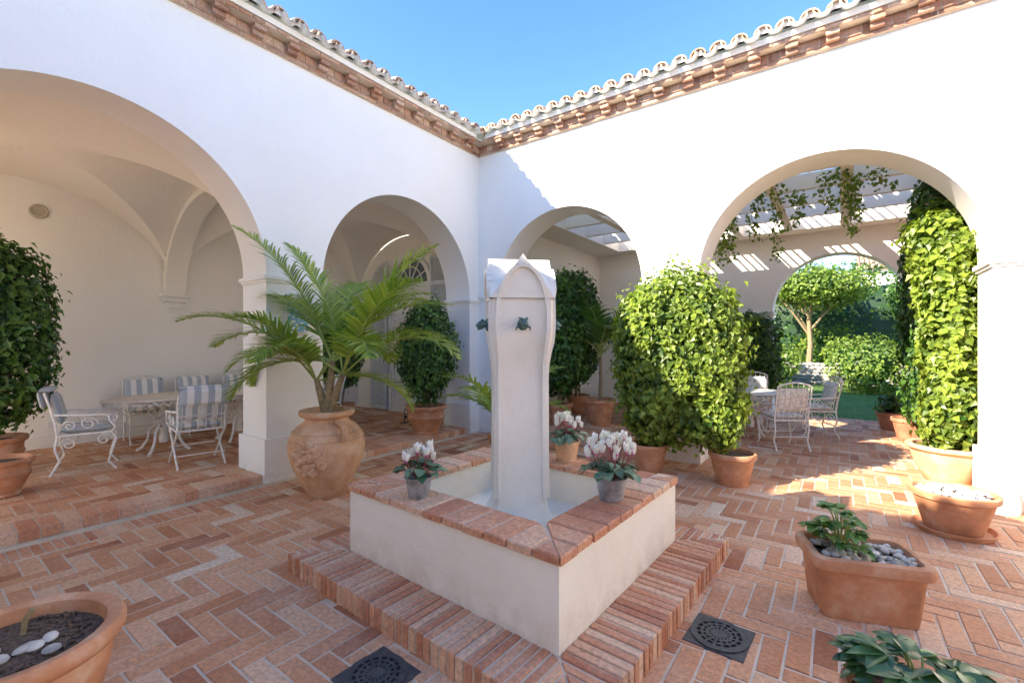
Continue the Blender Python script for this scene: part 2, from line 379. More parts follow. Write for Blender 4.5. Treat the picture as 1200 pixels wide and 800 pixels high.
def tiles(Mf,s0,s1,z0,valley0=None,valley1=None,depth=1.5,eave=.40):
    sl=math.tan(math.radians(19)); sp=.235
    n=int((s1-s0)/sp); 
    for k in range(n+1):
        s=s0+sp*k; st=eave+U(-.015,.015)
        if valley1 is not None and s>valley1: st=eave-(s-valley1)
        if valley0 is not None and s<valley0: st=eave-(valley0-s)
        sc=s+sp/2; 
        for kind in (0,1):
            c=s if kind==0 else sc; t=st+(.0 if kind==0 else .03); first=True
            while t>-depth:
                t2=t-.42; rr0=.098 if kind==0 else .092; rr1=.082 if kind==0 else .10
                zb0=z0+(eave-t)*sl; zb1=z0+(eave-t2-.04)*sl
                rn=rb_(); ns=9; jx=U(-.010,.010); jz=U(-.006,.010)
                up=1 if kind==0 else -1
                zo=.045 if kind==0 else .10
                def arc(r,tt,zz): return [tl.V(Mf(c+jx+r*math.cos(pi*i/ns),tt,zz+jz+zo+up*r*.95*math.sin(pi*i/ns))) for i in range(ns+1)]
                o0=arc(rr0,t,zb0);o1=arc(rr1,t2-.04,zb1);i0=arc(rr0-.017,t,zb0);i1=arc(rr1-.017,t2-.04,zb1)
                for i in range(ns):
                    tl.F([o0[i],o0[i+1],o1[i+1],o1[i]],TILE if kind==0 else WHITE,rn,True)
                    tl.F([i0[i],i1[i],i1[i+1],i0[i+1]],TILE,rn,True)
                    tl.F([o0[i],i0[i],i0[i+1],o0[i+1]],TILE,rn)
                if first and kind==0:
                    fm=arc(rr0-.016,t-.05,zb0+.05*sl); 
                    tl.F(fm,WHITE,.5)
                first=False; t=t2
    a=s0 if valley0 is None else valley0-.0; b=s1 if valley1 is None else valley1+.0
    mbox(Mf,tl,a,b,-.1,eave-.10,z0-.035,z0+.03,WHITE)
    qa,qb=eave-.12,-depth
    s_0=s0-.1; s_1=s1+.1
    if valley1 is not None: s_1=valley1
    if valley0 is not None: s_0=valley0
    p=[Mf(s_0,qa,z0+(eave-qa)*sl+.035),Mf(s_1,qa,z0+(eave-qa)*sl+.035),Mf(s_1,qb,z0+(eave-qb)*sl+.035),Mf(s_0,qb,z0+(eave-qb)*sl+.035)]
    tl.poly(p,WHITE)
ZC=4.88; EV=.31; TZ=ZC+.228
cornice(Mleft,-2.0,YR,ZC,0,0)
cornice(Mright,XL,7.5,ZC,1,0)
cornice(Msouth,XL,7.5,ZC,1,1)
cornice(Meast,-2,YR,ZC,1,1)
tiles(Mleft,-2.4,7.7,TZ,None,YR-EV,eave=EV)
tiles(Mright,-6.6,7.4,TZ,XL+EV,None,1.1,eave=EV)
tiles(Msouth,-4.8,7.1,TZ,eave=EV)
tiles(Meast,-1.6,5.9,TZ,eave=EV)
sl=math.tan(math.radians(19)); ze=TZ+(EV+1.4)*sl
tl.poly([(XL-1.4,-4.4,ze),(XL-1.4,7.6,ze),(XL-4.3,7.6,ze+2.9*sl),(XL-4.3,-4.4,ze+2.9*sl)],TILE)
cb.obj('brick_cornice',house); tl.obj('clay_roof_tiles',house)

d=MB(TRIMW,GLASS,SHUT)
dx=-7.30; hw=.56; zs=2.78; yb=6.498
n=24
outer=[(dx-hw-.09,.1),(dx-hw-.09,zs)]+[(dx-(hw+.09)*math.cos(pi*i/n),zs+(hw+.09)*math.sin(pi*i/n)) for i in range(n+1)]+[(dx+hw+.09,.1)]
inner=[(dx-hw,.1),(dx-hw,zs)]+[(dx-hw*math.cos(pi*i/n),zs+hw*math.sin(pi*i/n)) for i in range(n+1)]+[(dx+hw,.1)]
for i in range(len(outer)-1):
    o0,o1,i0,i1=outer[i],outer[i+1],inner[i],inner[i+1]
    d.poly([(o0[0],yb-.07,o0[1]),(o1[0],yb-.07,o1[1]),(i1[0],yb-.07,i1[1]),(i0[0],yb-.07,i0[1])],TRIMW)
    d.poly([(o0[0],yb-.07,o0[1]),(o1[0],yb-.07,o1[1]),(o1[0],yb,o1[1]),(o0[0],yb,o0[1])],TRIMW)
    d.poly([(i0[0],yb-.07,i0[1]),(i1[0],yb-.07,i1[1]),(i1[0],yb,i1[1]),(i0[0],yb,i0[1])],TRIMW)
d.poly([(x,yb-.008,z) for x,z in inner],GLASS)
d.box(dx-hw,dx+hw,yb-.055,yb-.02,zs-.05,zs+.04,TRIMW)
for sgn in (-1,1):
    x0=dx if sgn>0 else dx-hw
    for xx in (x0,x0+hw-.07): d.box(xx+.002,xx+.068,yb-.05,yb-.018,.1,zs-.05,TRIMW)
    for zz_ in (.1,.75,1.4,2.05): d.box(x0+.07,x0+hw-.07,yb-.046,yb-.02,zz_,zz_+(.3 if zz_==.1 else .035),TRIMW)
    for q in range(22):
        xa=x0+.07+.42*q/22; xb=x0+.07+.42*(q+1)/22; ya=yb-(.012 if q%2 else .017); yb2=yb-(.017 if q%2 else .012)
        d.poly([(xa,ya,.4),(xb,yb2,.4),(xb,yb2,zs-.05),(xa,ya,zs-.05)],CWHITE)
for k in range(1,6):
    a=pi*k/6; d.tube([(dx+.12*math.cos(a),yb-.03,zs+.04+.1*math.sin(a)),(dx+(hw)*math.cos(a),yb-.03,zs+hw*math.sin(a))],.014,6,TRIMW)
for rr in (.13,.36): d.tube([(dx+rr*math.cos(pi*i/16),yb-.03,zs+.02+rr*math.sin(pi*i/16)) for i in range(17)],.014,6,TRIMW)
for sgn in (-1,1):
    xa=dx+sgn*(hw+.11); xb=xa+sgn*.54
    lo,hi=min(xa,xb),max(xa,xb)
    for xx in (lo,hi-.05): d.box(xx,xx+.05,yb-.12,yb-.08,.14,zs+(.5 if (xx==lo)==(sgn>0) else .02),SHUT)
    for zz_ in (.14,1.35,zs-.06): d.box(lo+.05,hi-.05,yb-.12,yb-.08,zz_,zz_+.07,SHUT)
    z=.23
    while z<zs+.46:
        w0,w1=lo+.05,hi-.05
        if z>zs: 
            w=math.sqrt(max(.0,.54**2-(z-zs)**2))
            if sgn>0: w1=min(w1,lo+w)
            else: w0=max(w0,hi-w)
        if w1-w0>.03: d.poly([(w0,yb-.118,z),(w1,yb-.118,z),(w1,yb-.085,z+.035),(w0,yb-.085,z+.035)],SHUT)
        z+=.042
    d.tube([(xa,yb-.1,zs+.54)]+[(xa+sgn*.53*math.sin(pi/2*i/10),yb-.1,zs+.53*math.cos(pi/2*i/10)) for i in range(1,11)],.022,6,SHUT)
    d.box(lo+.02,hi-.02,yb-.082,yb-.078,.15,zs,SHUT)
d.obj('shuttered_french_door',house)
v=MB(CREAM,DARK)
v.M=Matrix.Translation((-9.095,1.28,3.42))@Matrix.Rotation(pi/2,4,'Y')
v.lathe([(.10,0),(.10,.02),(.085,.028),(.07,.02),(.065,.012),(.04,.016),(.035,.008),(.001,.01)],mat=m_simple('vent_beige',(.5,.44,.34)),seg=28); v.M=Matrix.Identity(4)
v.box(-9.095,-9.075,1.36,1.56,.38,.47,TRIMW,ch=.003)
v.obj('wall_vent_and_socket',house)
gs=MB(WHITE); gs.lathe([(.13,0),(.13,.10),(.11,.20),(.08,.27),(.04,.31),(.001,.32)],(1.235,6.17,0),24,WHITE); gs.obj('guard_stone',house)

# ------------------------------------------------------------ fountain
F=Matrix.Translation((fx,fy,0))@Matrix.Rotation(fa,4,'Z')
fo=empty('courtyard_fountain')
def ring(mb,hx,hy,w,z0,z1,pitch,mat,over=0,gap=.008,ch=.004):
    for side in range(4):
        L=hx if side%2==0 else hy; D=hy if side%2==0 else hx
        Rm=Matrix.Rotation(side*pi/2,4,'Z')
        tot=L+w; n=round(2*tot/pitch); p=2*tot/n
        for k in range(n):
            s0=-tot+k*p+gap/2+U(-.001,.001); s1=s0+p-gap
            def tin(s): return max(0,abs(s)-L)
            a0=tin(s0)+(gap*.6 if tin(s0)>0 else 0); a1=tin(s1)+(gap*.6 if tin(s1)>0 else 0)
            if min(w-a0,w-a1)<.004: 
                if max(w-a0,w-a1)<.02: continue
                a0=min(a0,w-.002);a1=min(a1,w-.002)
            o=over+U(-.004,.004)
            pts=[(s0,-(D+a0)),(s0,-(D+w+o)),(s1,-(D+w+o)),(s1,-(D+a1))]
            old=mb.M; mb.M=old@Rm; mb.prism(pts,z0,z1+U(-.003,.003),mat,min(1,max(0,random.gauss(.5,.3))),ch); mb.M=old
hx,hy=.875,.80
b=MB(FCREAM,EDGEB,MORT); b.M=F
ring(b,hx,hy,.30,-.01,.125,.058,EDGEB,gap=.014)
b.box(-hx-.294,hx+.294,-hy-.294,hy+.294,-.01,.117,MORT)
b.obj('brick_plinth',fo)
b=MB(FCREAM); b.M=F
t=.26
for (x0,x1,y0,y1) in [(-hx,hx,-hy,-hy+t),(-hx,hx,hy-t,hy),(-hx,-hx+t,-hy+t,hy-t),(hx-t,hx,-hy+t,hy-t)]: b.box(x0,x1,y0,y1,.1,.545)
b.box(-hx+t-.01,hx-t+.01,-hy+t-.01,hy-t+.01,.1,.30)
b.obj('basin',fo)
b=MB(EDGEB,MORT); b.M=F
ring(b,hx-.275,hy-.275,.29,.55,.592,.165,EDGEB,gap=.014,ch=.007)
for (x0,x1,y0,y1) in [(-hx,hx,-hy,-hy+t),(-hx,hx,hy-t,hy),(-hx,-hx+t,-hy+t,hy-t),(hx-t,hx,-hy+t,hy-t)]: b.box(x0+.004,x1-.004,y0+.004,y1-.004,.546,.584,MORT)
b.obj('brick_coping',fo)
c=MB(FCREAM); c.M=F@Matrix.Translation((.02,.0,0))@Matrix.Rotation(pi/4,4,'Z')
prof=[(.24,.29),(.225,.36),(.19,.42),(.172,.50),(.165,.8),(.163,1.36),(.168,1.44),(.182,1.52),(.202,1.60),(.208,1.66),(.208,1.90)]
rings=[]
for w,z in prof:
    ch=.012
    rings.append([c.V(p) for p in [(-w+ch,-w,z),(w-ch,-w,z),(w,-w+ch,z),(w,w-ch,z),(w-ch,w,z),(-w+ch,w,z),(-w,w-ch,z),(-w,-w+ch,z)]])
for a,b2 in zip(rings,rings[1:]):
    for i in range(8): c.F([a[i],a[(i+1)%8],b2[(i+1)%8],b2[i]],FCREAM,.5,False)
def gable(rot,w,zt):
    o=c.M; c.M=o@Matrix.Rotation(rot,4,'Z')
    e=.016; y=w+.016
    A=[(-w-e,-y,1.895),(w+e,-y,1.895),(0,-y,zt)]; B=[(x,-yy,z) for x,yy,z in A]
    c.poly(A); c.poly(B[::-1]); c.poly([A[0],A[2],B[2],B[0]]); c.poly([A[2],A[1],B[1],B[2]]); c.poly([A[1],A[0],B[0],B[1]])
    c.M=o
gable(0,.208,2.195); gable(pi/2,.2075,2.193)
def wz(z):
    for (w0,z0),(w1,z1) in zip(prof,prof[1:]):
        if z<=z1: return w0+(w1-w0)*max(0,(z-z0))/(z1-z0)
    return prof[-1][0]
for k in range(4):
    o=c.M; c.M=o@Matrix.Rotation(k*pi/2,4,'Z')
    left=[(-.140,z) for z in (.52,.8,1.1,1.36,1.44)]+[(-.145,1.52),(-.152,1.60),(-.160,1.68),(-.162,1.76)]
    arc=[(-.162+.162*(1-math.cos(a)),1.76+.345*math.sin(a)) for a in [pi/2*i/8 for i in range(1,9)]]
    half=left+arc; 
    full=half+[(-x,z) for x,z in half[-2::-1]]
    for i in range(len(full)-1):
        (x0,z0),(x1,z1)=full[i],full[i+1]
        dxn,dzn=-(z1-z0),(x1-x0); l=math.hypot(dxn,dzn); dxn/=l;dzn/=l
        bw=-.026; pr=.024
        w0=-wz(z0)-pr-(.012 if z0>1.9 else 0);w1=-wz(z1)-pr-(.012 if z1>1.9 else 0)
        p=[(x0,w0,z0),(x1,w1,z1),(x1-dxn*bw,w1,z1-dzn*bw),(x0-dxn*bw,w0,z0-dzn*bw)]
        q=[(a,y+pr+.02,z) for a,y,z in p]
        c.poly(p); c.poly([p[0],p[1],q[1],q[0]]); c.poly([p[3],p[2],q[2],q[3]])
    c.M=o
c.obj('spout_pillar',fo)
s=MB(BRONZE)
for k in range(4):
    s.M=F@Matrix.Translation((.02,0,0))@Matrix.Rotation(pi/4+k*pi/2,4,'Z')
    s.M=s.M@Matrix.Translation((0,-.205,1.715))
    s.blob((0,-.0,0),(.042,.012,.042))
    s.tube([(0,0,0),(0,-.03,.004),(0,-.055,.012),(0,-.08,.008),(0,-.105,-.006)],[.022,.024,.028,.022,.010],10)
    s.tube([(0,-.05,-.004),(0,-.075,-.018),(0,-.095,-.028)],[.016,.014,.006],8)
    for sg in (-1,1):
        s.blob((sg*.018,-.06,.034),(.010,.012,.012)); s.tube([(sg*.015,-.035,.03),(sg*.03,-.015,.05)],[.009,.003],6)
        s.tube([(sg*.02,-.02,-.005),(sg*.045,-.03,-.02),(sg*.05,-.02,-.04)],[.009,.007,.003],6)
s.obj('bronze_spouts',fo)

def drain(x,y):
    m=MB(DIRON,DARK); m.M=Matrix.Translation((x,y,0))@Matrix.Rotation(fa,4,'Z')
    m.box(-.15,.15,-.15,.15,-.01,.005,DIRON,ch=.003); m.lathe([(.145,.005),(.145,.013),(.130,.013),(.130,.0065),(.001,.0065)],mat=DIRON)
    m.lathe([(.129,.0070),(.001,.0072)],mat=DARK)
    m.lathe([(.130,.013),(.112,.014)],mat=DIRON); m.lathe([(.035,.008),(.035,.015),(.001,.015)],mat=DIRON,seg=20)
    for rr in (.06,.088): m.lathe([(rr-.006,.008),(rr-.006,.0145),(rr+.006,.0145),(rr+.006,.008)],mat=DIRON)
    for k in range(16):
        o=m.M; m.M=o@Matrix.Rotation(k*pi/8,4,'Z'); m.box(.03,.125,-.006,.006,.008,.0138,DIRON); m.M=o
    m.obj('drain_grate')
drain(-.53,2.66); drain(-1.80,1.385)

# ------------------------------------------------------------ plants helpers
def rdir():
    z=U(-1,1);a=U(0,2*pi);r=math.sqrt(1-z*z); return Vector((r*math.cos(a),r*math.sin(a),z))
def foliage(mb,c,rad,n,L,mat,p=2.0,shell=.72,lump=.22,freq=1.6,core=True,zmin=None,W=.7,stray=.05):
    c=Vector(c); seed=Vector((U(0,50),U(0,50),U(0,50)))
    if core:
        rr=[]
        nr,ns=10,16
        for i in range(nr+1):
            row=[]
            for k in range(ns):
                th=pi*i/nr; ph=2*pi*k/ns; d=Vector((math.sin(th)*math.cos(ph),math.sin(th)*math.sin(ph),math.cos(th)))
                q=(abs(d.x)**p+abs(d.y)**p+abs(d.z)**p)**(-1/p); s=.64+.18*noise.noise(d*freq*1.3+seed)
                row.append(mb.V(c+Vector((d.x*rad[0],d.y*rad[1],d.z*rad[2]))*q*s))
            rr.append(row)
        for a,b in zip(rr,rr[1:]):
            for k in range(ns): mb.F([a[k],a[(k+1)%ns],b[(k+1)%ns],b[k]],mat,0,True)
    for i in range(n):
        d=rdir(); q=(abs(d.x)**p+abs(d.y)**p+abs(d.z)**p)**(-1/p)
        nz=noise.noise(d*freq+seed); nz2=noise.noise(d*freq*3.1+seed)
        s=(shell+(1.02-shell)*math.sqrt(R()))*(1+lump*nz+lump*.7*nz2)
        if R()<stray: s*=U(1.03,1.18)
        pos=c+Vector((d.x*rad[0],d.y*rad[1],d.z*rad[2]))*q*s
        if zmin is not None and pos.z<zmin: continue
        out=Vector((d.x/rad[0],d.y/rad[1],d.z/rad[2])).normalized()
        nr_=(out+rdir()*.6+Vector((0,0,.35))).normalized()
        tn=(rdir()+Vector((0,0,-.7))+out*.35); tn=(tn-nr_*tn.dot(nr_))
        if tn.length<.05: continue
        l=L*U(.55,1.15)
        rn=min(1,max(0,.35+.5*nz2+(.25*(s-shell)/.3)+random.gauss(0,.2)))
        mb.leaf(pos,tn,nr_,l,l*W*U(.85,1.15),mat,rn)
def frond(mb,base,az,el,L,droop,ll,mat,n=34,stem=GSTEM,wd=.022,start=.22,seed=0):
    pts=[];p=Vector(base);e=el;step=L/14; a=az
    for i in range(15):
        pts.append(p.copy()); t=i/14
        d=Vector((math.cos(a)*math.cos(e),math.sin(a)*math.cos(e),math.sin(e))); p=p+d*step; e-=droop*(.4+1.3*t)/14*2; 
    mb.tube(pts,[.011*(1-.75*i/14)+.002 for i in range(15)],6,stem)
    for k in range(n):
        t=start+(1-start)*k/(n-1); f=t*14; i=min(13,int(f)); q=pts[i].lerp(pts[i+1],f-i); tn=(pts[i+1]-pts[i]).normalized()
        side=tn.cross(Vector((0,0,1))).normalized(); upv=side.cross(tn)
        lng=ll*(math.sin(pi*min(1,(t-start)/(1-start)*.78+.2))**.7)*U(.85,1.1)
        for sg in (-1,1):
            d=(tn*(.55+.6*t)+side*sg*1.0+upv*U(.05,.5)+rdir()*.08).normalized()
            rn=min(1,max(0,random.gauss(.55,.24))); prev=None; pp=q.copy(); wv=d.cross(upv).normalized()
            for j in range(4):
                w=wd*[.6,1,.8,.05][j]*.5
                row=(mb.V(pp+wv*w),mb.V(pp-wv*w))
                if prev: mb.F([prev[0],prev[1],row[1],row[0]],mat,rn,True)
                prev=row; pp=pp+d*lng/3; d=(d+Vector((0,0,-.16-.10*j))).normalized()
def pot_profile(r,h,style=0):
    if style==0:
        return [(.001,0),(r*.62,0),(r*.66,.02*h/.4),(r*.74,h*.3),(r*.84,h*.6),(r*.90,h*.8),(r*.91,h*.83),(r*.99,h*.85),(r*1.0,h*.9),(r*1.0,h*.98),(r*.98,h),(r*.9,h),(r*.87,h*.97),(r*.85,h*.88)]
    if style==1:
        return [(.001,0),(r*.60,0),(r*.64,h*.04),(r*.60,h*.10),(r*.74,h*.28),(r*.88,h*.5),(r*.93,h*.56),(r*.95,h*.60),(r*.91,h*.63),(r*.90,h*.75),(r*.93,h*.84),(r*1.02,h*.88),(r*1.05,h*.94),(r*1.02,h),(r*.92,h),(r*.88,h*.96),(r*.86,h*.88)]
    if style==2:
        return [(.001,0),(r*.55,0),(r*.60,h*.05),(r*.80,h*.35),(r*.92,h*.65),(r*.95,h*.8),(r*.94,h*.84),(r*1.02,h*.86),(r*1.08,h*.91),(r*1.08,h*.96),(r*1.03,h),(r*.94,h),(r*.88,h*.98),(r*.86,h*.90),(r*.85,h*.82)]
def pot(mb,c,r,h,style=0,mat=TERRA,soil=True,saucer=False):
    z=0
    if saucer: mb.lathe([(.001,0),(r*.85,0),(r*.95,.045),(r*.90,.045),(r*.82,.015),(.001,.015)],c,40,mat); z=.016
    pf=pot_profile(r,h,style); mb.lathe([(a,b_+z) for a,b_ in pf],c,48,mat)
    if soil: mb.lathe([(pf[-1][0]*1.02,h*.88+z),(r*.5,h*.9+z),(.001,h*.91+z)],c,24,SOIL)

m=MB(TERRAP,SOIL); m.M=Matrix.Translation((-4.41,2.76,0))@rot_to(-.25)
m.lathe([(.001,0),(.19,0),(.205,.03),(.25,.12),(.33,.28),(.375,.42),(.385,.52),(.36,.63),(.30,.71),(.235,.755),(.215,.78),(.215,.80),(.26,.82),(.28,.845),(.28,.875),(.255,.885),(.225,.88),(.20,.85),(.19,.80)],seg=56,mat=TERRAP)
m.lathe([(.2,.82),(.001,.83)],mat=SOIL,seg=20)
for zz_ in (.60,.665): 
    rr=.372 if zz_<.62 else .342
    m.lathe([(rr-.02,zz_-.012),(rr+.004,zz_),(rr-.02,zz_+.012)],mat=TERRAP,seg=56)
for sg in (0,1):
    a=pi*sg+.1
    ca,sa=math.cos(a),math.sin(a)
    m.tube([(ca*r_,sa*r_,z_) for r_,z_ in [(.33,.60),(.40,.62),(.425,.68),(.40,.74),(.33,.765),(.24,.77)]],[.03,.028,.026,.026,.028,.03],10,TERRAP)
for k in range(90):
    a=-pi/2+.75+U(-.5,.5); z=U(.26,.60)
    if abs(a+pi/2-.75)/.5+abs(z-.43)/.2>1.2: continue
    rr=.30+.075*math.sin(min(1,(z-.1)/.42)*pi/2)
    m.blob((rr*math.cos(a),rr*math.sin(a),z),(U(.02,.04),.022,U(.02,.035)),TERRAP,rot=a+pi/2)
m.obj('terracotta_amphora')
m=MB(L_PALM,STEM,GSTEM)
bx=Vector((-4.41,2.76,.8))
stems=[(0.03,.02,.60),(.09,.06,.46),(-.06,-.04,.40)]
for sx_,sy_,hh in stems:
    m.tube([bx+Vector((sx_*k/4*1.6,sy_*k/4*1.6,hh*k/4)) for k in range(5)],[.05,.045,.04,.034,.026],10,STEM)
azs=[(3.75,1.22,1.85,.40),(3.65,.70,1.65,.70),(4.0,.95,1.55,.7),(3.4,.40,1.35,.9),(4.3,.7,1.2,.9),(3.0,.8,1.2,.8),(3.9,.15,1.15,.7),
     (.65,1.25,1.75,.42),(.60,.95,1.75,.62),(.85,.62,1.5,.8),(.3,.72,1.5,.8),(.75,.25,1.15,.8),(1.3,1.0,1.4,.6),(5.9,.85,1.2,.9),(5.2,.9,1.1,.9),(2.2,1.15,1.4,.5),(.1,1.15,1.5,.6),(4.8,1.1,1.2,.7),(1.8,.6,1.1,.9),(3.6,1.42,1.6,.4),(.95,1.1,1.65,.6),(3.3,1.05,1.45,.7)]
for k,(a,e,L,dr) in enumerate(azs):
    st=stems[k%3]; frond(m,bx+Vector((st[0]*1.6,st[1]*1.6,st[2]-.02)),a,e,L,dr,.36,L_PALM,n=58,wd=.022)
m.obj('areca_palm')

def potted_shrub(name,c,pr,ph,rad,cz,n,L,mat,style=0,p=2.4,pm=TERRA,saucer=False,th=.02):
    m=MB(mat,pm,SOIL,STEM); pot(m,c,pr,ph,style,pm,True,saucer)
    z0=c[2]+ph*.85
    for k in range(4):
        a=U(0,6.28); m.tube([(c[0]+.05*math.cos(a),c[1]+.05*math.sin(a),z0),(c[0]+.1*math.cos(a+1),c[1]+.1*math.sin(a+1),(z0+cz)/2),(c[0]+.2*math.cos(a),c[1]+.2*math.sin(a),cz)],[th,th*.8,th*.5],7,STEM)
    foliage(m,(c[0],c[1],cz),rad,n,L,mat,p); return m.obj(name)
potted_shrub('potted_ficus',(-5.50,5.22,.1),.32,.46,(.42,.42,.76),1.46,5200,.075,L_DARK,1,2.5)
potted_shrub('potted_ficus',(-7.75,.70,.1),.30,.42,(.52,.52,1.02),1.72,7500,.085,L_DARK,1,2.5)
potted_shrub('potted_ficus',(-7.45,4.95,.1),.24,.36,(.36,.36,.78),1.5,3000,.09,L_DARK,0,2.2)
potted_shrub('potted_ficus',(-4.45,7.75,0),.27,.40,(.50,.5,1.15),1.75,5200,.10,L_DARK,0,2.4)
m=MB(TERRA,SOIL); pot(m,(-6.62,.66,.1),.24,.36,1); m.obj('terracotta_pot')
m=MB(TERRA,SOIL); pot(m,(-5.45,.12,.1),.2,.22,0); m.obj('terracotta_pot')

m=MB(L_IVY,TERRA,SOIL,STEM)
pot(m,(-.98,5.60,0),.25,.36,0); pot(m,(-1.92,5.58,0),.23,.34,0)
for k in range(8):
    x=U(-2.0,-1.0); m.tube([(x,5.65,.3),(x+U(-.1,.1),5.65,1),(x+U(-.2,.2),5.65,2)],[.016,.012,.008],6,STEM)
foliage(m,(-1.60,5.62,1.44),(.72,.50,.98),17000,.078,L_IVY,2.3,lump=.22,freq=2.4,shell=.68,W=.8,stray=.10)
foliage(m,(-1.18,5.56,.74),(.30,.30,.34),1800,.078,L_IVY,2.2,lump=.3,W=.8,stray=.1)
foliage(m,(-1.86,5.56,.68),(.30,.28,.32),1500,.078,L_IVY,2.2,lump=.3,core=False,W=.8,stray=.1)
m.obj('potted_ivy')

m=MB(L_IVY,TERRAP,SOIL,STEM,L_DARK)
pot(m,(1.02,7.15,0),.36,.42,2,TERRAP)
foliage(m,(1.05,7.2,1.85),(.27,.34,1.1),7500,.09,L_IVY,2.8,lump=.4,freq=2.2,shell=.62,W=.85,stray=.12)
foliage(m,(1.0,7.15,2.75),(.36,.40,.42),2000,.09,L_IVY,2.2,lump=.4,shell=.5,W=.85,core=False,stray=.15)
foliage(m,(1.02,7.05,.85),(.24,.28,.5),1800,.09,L_IVY,2.2,lump=.4,W=.85,stray=.1)
m.obj('potted_climber')
m=MB(L_DARK,TERRAD,SOIL,STEM)
pot(m,(.93,9.6,0),.26,.38,0,TERRAD)
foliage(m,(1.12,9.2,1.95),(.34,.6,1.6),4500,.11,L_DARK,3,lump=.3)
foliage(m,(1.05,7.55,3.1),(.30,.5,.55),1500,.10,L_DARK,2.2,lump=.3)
m.obj('potted_climber')
m=MB(TERRAD,SOIL); pot(m,(.75,10.7,0),.22,.32,0,TERRAD); foliage(m,(.75,10.7,.45),(.2,.2,.2),200,.09,L_DARK); m.obj('potted_plant')

def potted_palm(name,c,pr,ph,n,L,hh,mat=L_PALMD,pm=TERRA,ll=.38,seed=1,e0=.5,style=0):
    random.seed(seed); m=MB(mat,pm,SOIL,STEM,GSTEM); pot(m,c,pr,ph,style,pm)
    b=Vector((c[0],c[1],c[2]+ph*.85))
    if hh>0: m.tube([b,b+Vector((.02,0,hh*.5)),b+Vector((0,.02,hh))],[.04,.035,.03],8,STEM)
    for k in range(n):
        frond(m,b+Vector((U(-.03,.03),U(-.03,.03),hh)),2*pi*k/n+U(-.3,.3),U(e0,1.35),L*U(.75,1.1),U(.5,1.0),ll,mat,n=30,wd=.032)
    return m.obj(name)
potted_palm('kentia_palm',(-3.75,8.1,0),.30,.50,13,1.5,.9,seed=3,e0=.6)
potted_palm('kentia_palm',(-3.72,4.95,0),.22,.34,7,1.15,.15,mat=L_PALM,ll=.30,seed=11,e0=.35)
potted_palm('kentia_palm',(-2.1,10.4,0),.28,.45,13,1.7,.6,seed=5)
potted_palm('kentia_palm',(-3.0,9.9,0),.28,.45,12,1.6,.6,seed=6)
random.seed(21)
potted_shrub('potted_ficus',(-5.0+.2,9.2,0),.27,.4,(.5,.5,1.2),1.9,3000,.12,L_DARK,0,2.4)
potted_shrub('potted_ficus',(-1.45,10.85,0),.27,.4,(.45,.4,.9),1.3,2600,.11,L_DARK,0,2.4)

m=MB(L_IVY,STEM)
for (x,y,l) in [(-1.45,7.6,.75),(-1.3,7.6,1.0),(-1.0,7.9,.65),(-.75,7.5,.35),(-.55,8.1,.55),(-.15,7.5,.45),(0.02,7.5,.8),(.25,7.7,.45),(.42,7.5,.3),(-1.6,8.3,.9),(-2.6,8.2,.3),(-.9,9.2,.8),(.12,7.9,.6)]:
    p=Vector((x,y,3.86)); pts=[p.copy()]
    for k in range(12): p=p+Vector((U(-.04,.04),U(-.04,.04),-l/12)); pts.append(p.copy())
    m.tube(pts,.004,5,STEM)
    for k in range(int(l*150)):
        q=pts[min(12,int(R()**1.2*13))]+Vector((U(-.09,.09),U(-.09,.09),U(-.06,.04))); m.leaf(q,rdir()+Vector((0,0,-.8)),rdir()+Vector((0,0,.5)),U(.045,.085),U(.035,.065),L_IVY,U(.3,1))
m.obj('hanging_vine')

def cyclamen(name,c,pr,ph,nf,nl,fh,spread,pm=ZINC,sd=1):
    random.seed(sd); m=MB(L_CYC,pm,SOIL,PSTEM,PETAL,PINK)
    m.lathe([(.001,0),(pr*.72,0),(pr*.74,ph*.05),(pr*.95,ph*.92),(pr*1.04,ph*.95),(pr*1.04,ph),(pr*.93,ph),(pr*.9,ph*.9),(.001,ph*.88)],c,32,pm)
    b=Vector((c[0],c[1],c[2]+ph*.9))
    for k in range(nl):
        a=U(0,2*pi); r=pr*U(.2,1.75); h=.02+.07*(1-r/(pr*1.9))*U(.6,1.3)+.02
        q=b+Vector((r*math.cos(a),r*math.sin(a),h)); out=Vector((math.cos(a),math.sin(a),-.25))
        m.tube([b,(b+q)/2+Vector((0,0,.015)),q],.0025,5,PSTEM,caps=False)
        m.big_leaf(q-out*.02,out+rdir()*.35,Vector((0,0,1))+out*.3+rdir()*.2,U(.055,.085),U(.055,.075),L_CYC,min(1,max(0,random.gauss(.35,.3))),5,.2)
    for k in range(nf):
        a=U(0,2*pi); r=spread*math.sqrt(R()); h=fh*U(.6,1.0)*(1-.25*(r/spread)**2)
        q=b+Vector((r*math.cos(a),r*math.sin(a),h))
        m.tube([b+Vector((r*.2*math.cos(a),r*.2*math.sin(a),0)),b+Vector((r*.75*math.cos(a),r*.75*math.sin(a),h*.6)),q],.0028,5,PSTEM)
        m.blob(q,(.008,.008,.009),PINK)
        for j in range(5):
            aa=2*pi*j/5+U(-.3,.3); o=Vector((math.cos(aa),math.sin(aa),0))
            m.big_leaf(q+o*.004,o*U(.35,.8)+Vector((0,0,1)),o*-1+Vector((0,0,.4)),U(.050,.066),U(.030,.038),PETAL,U(.3,1),4,-.25)
    return m.obj(name)
cyclamen('potted_cyclamen',(-2.22,2.04,.593),.088,.135,16,46,.22,.11,ZINC,4)
cyclamen('potted_cyclamen',(-1.19,2.74,.593),.105,.145,38,60,.27,.17,ZINC,5)
cyclamen('potted_cyclamen',(-1.88,3.40,.593),.11,.17,22,45,.22,.15,TERRAP,6)
random.seed(33)

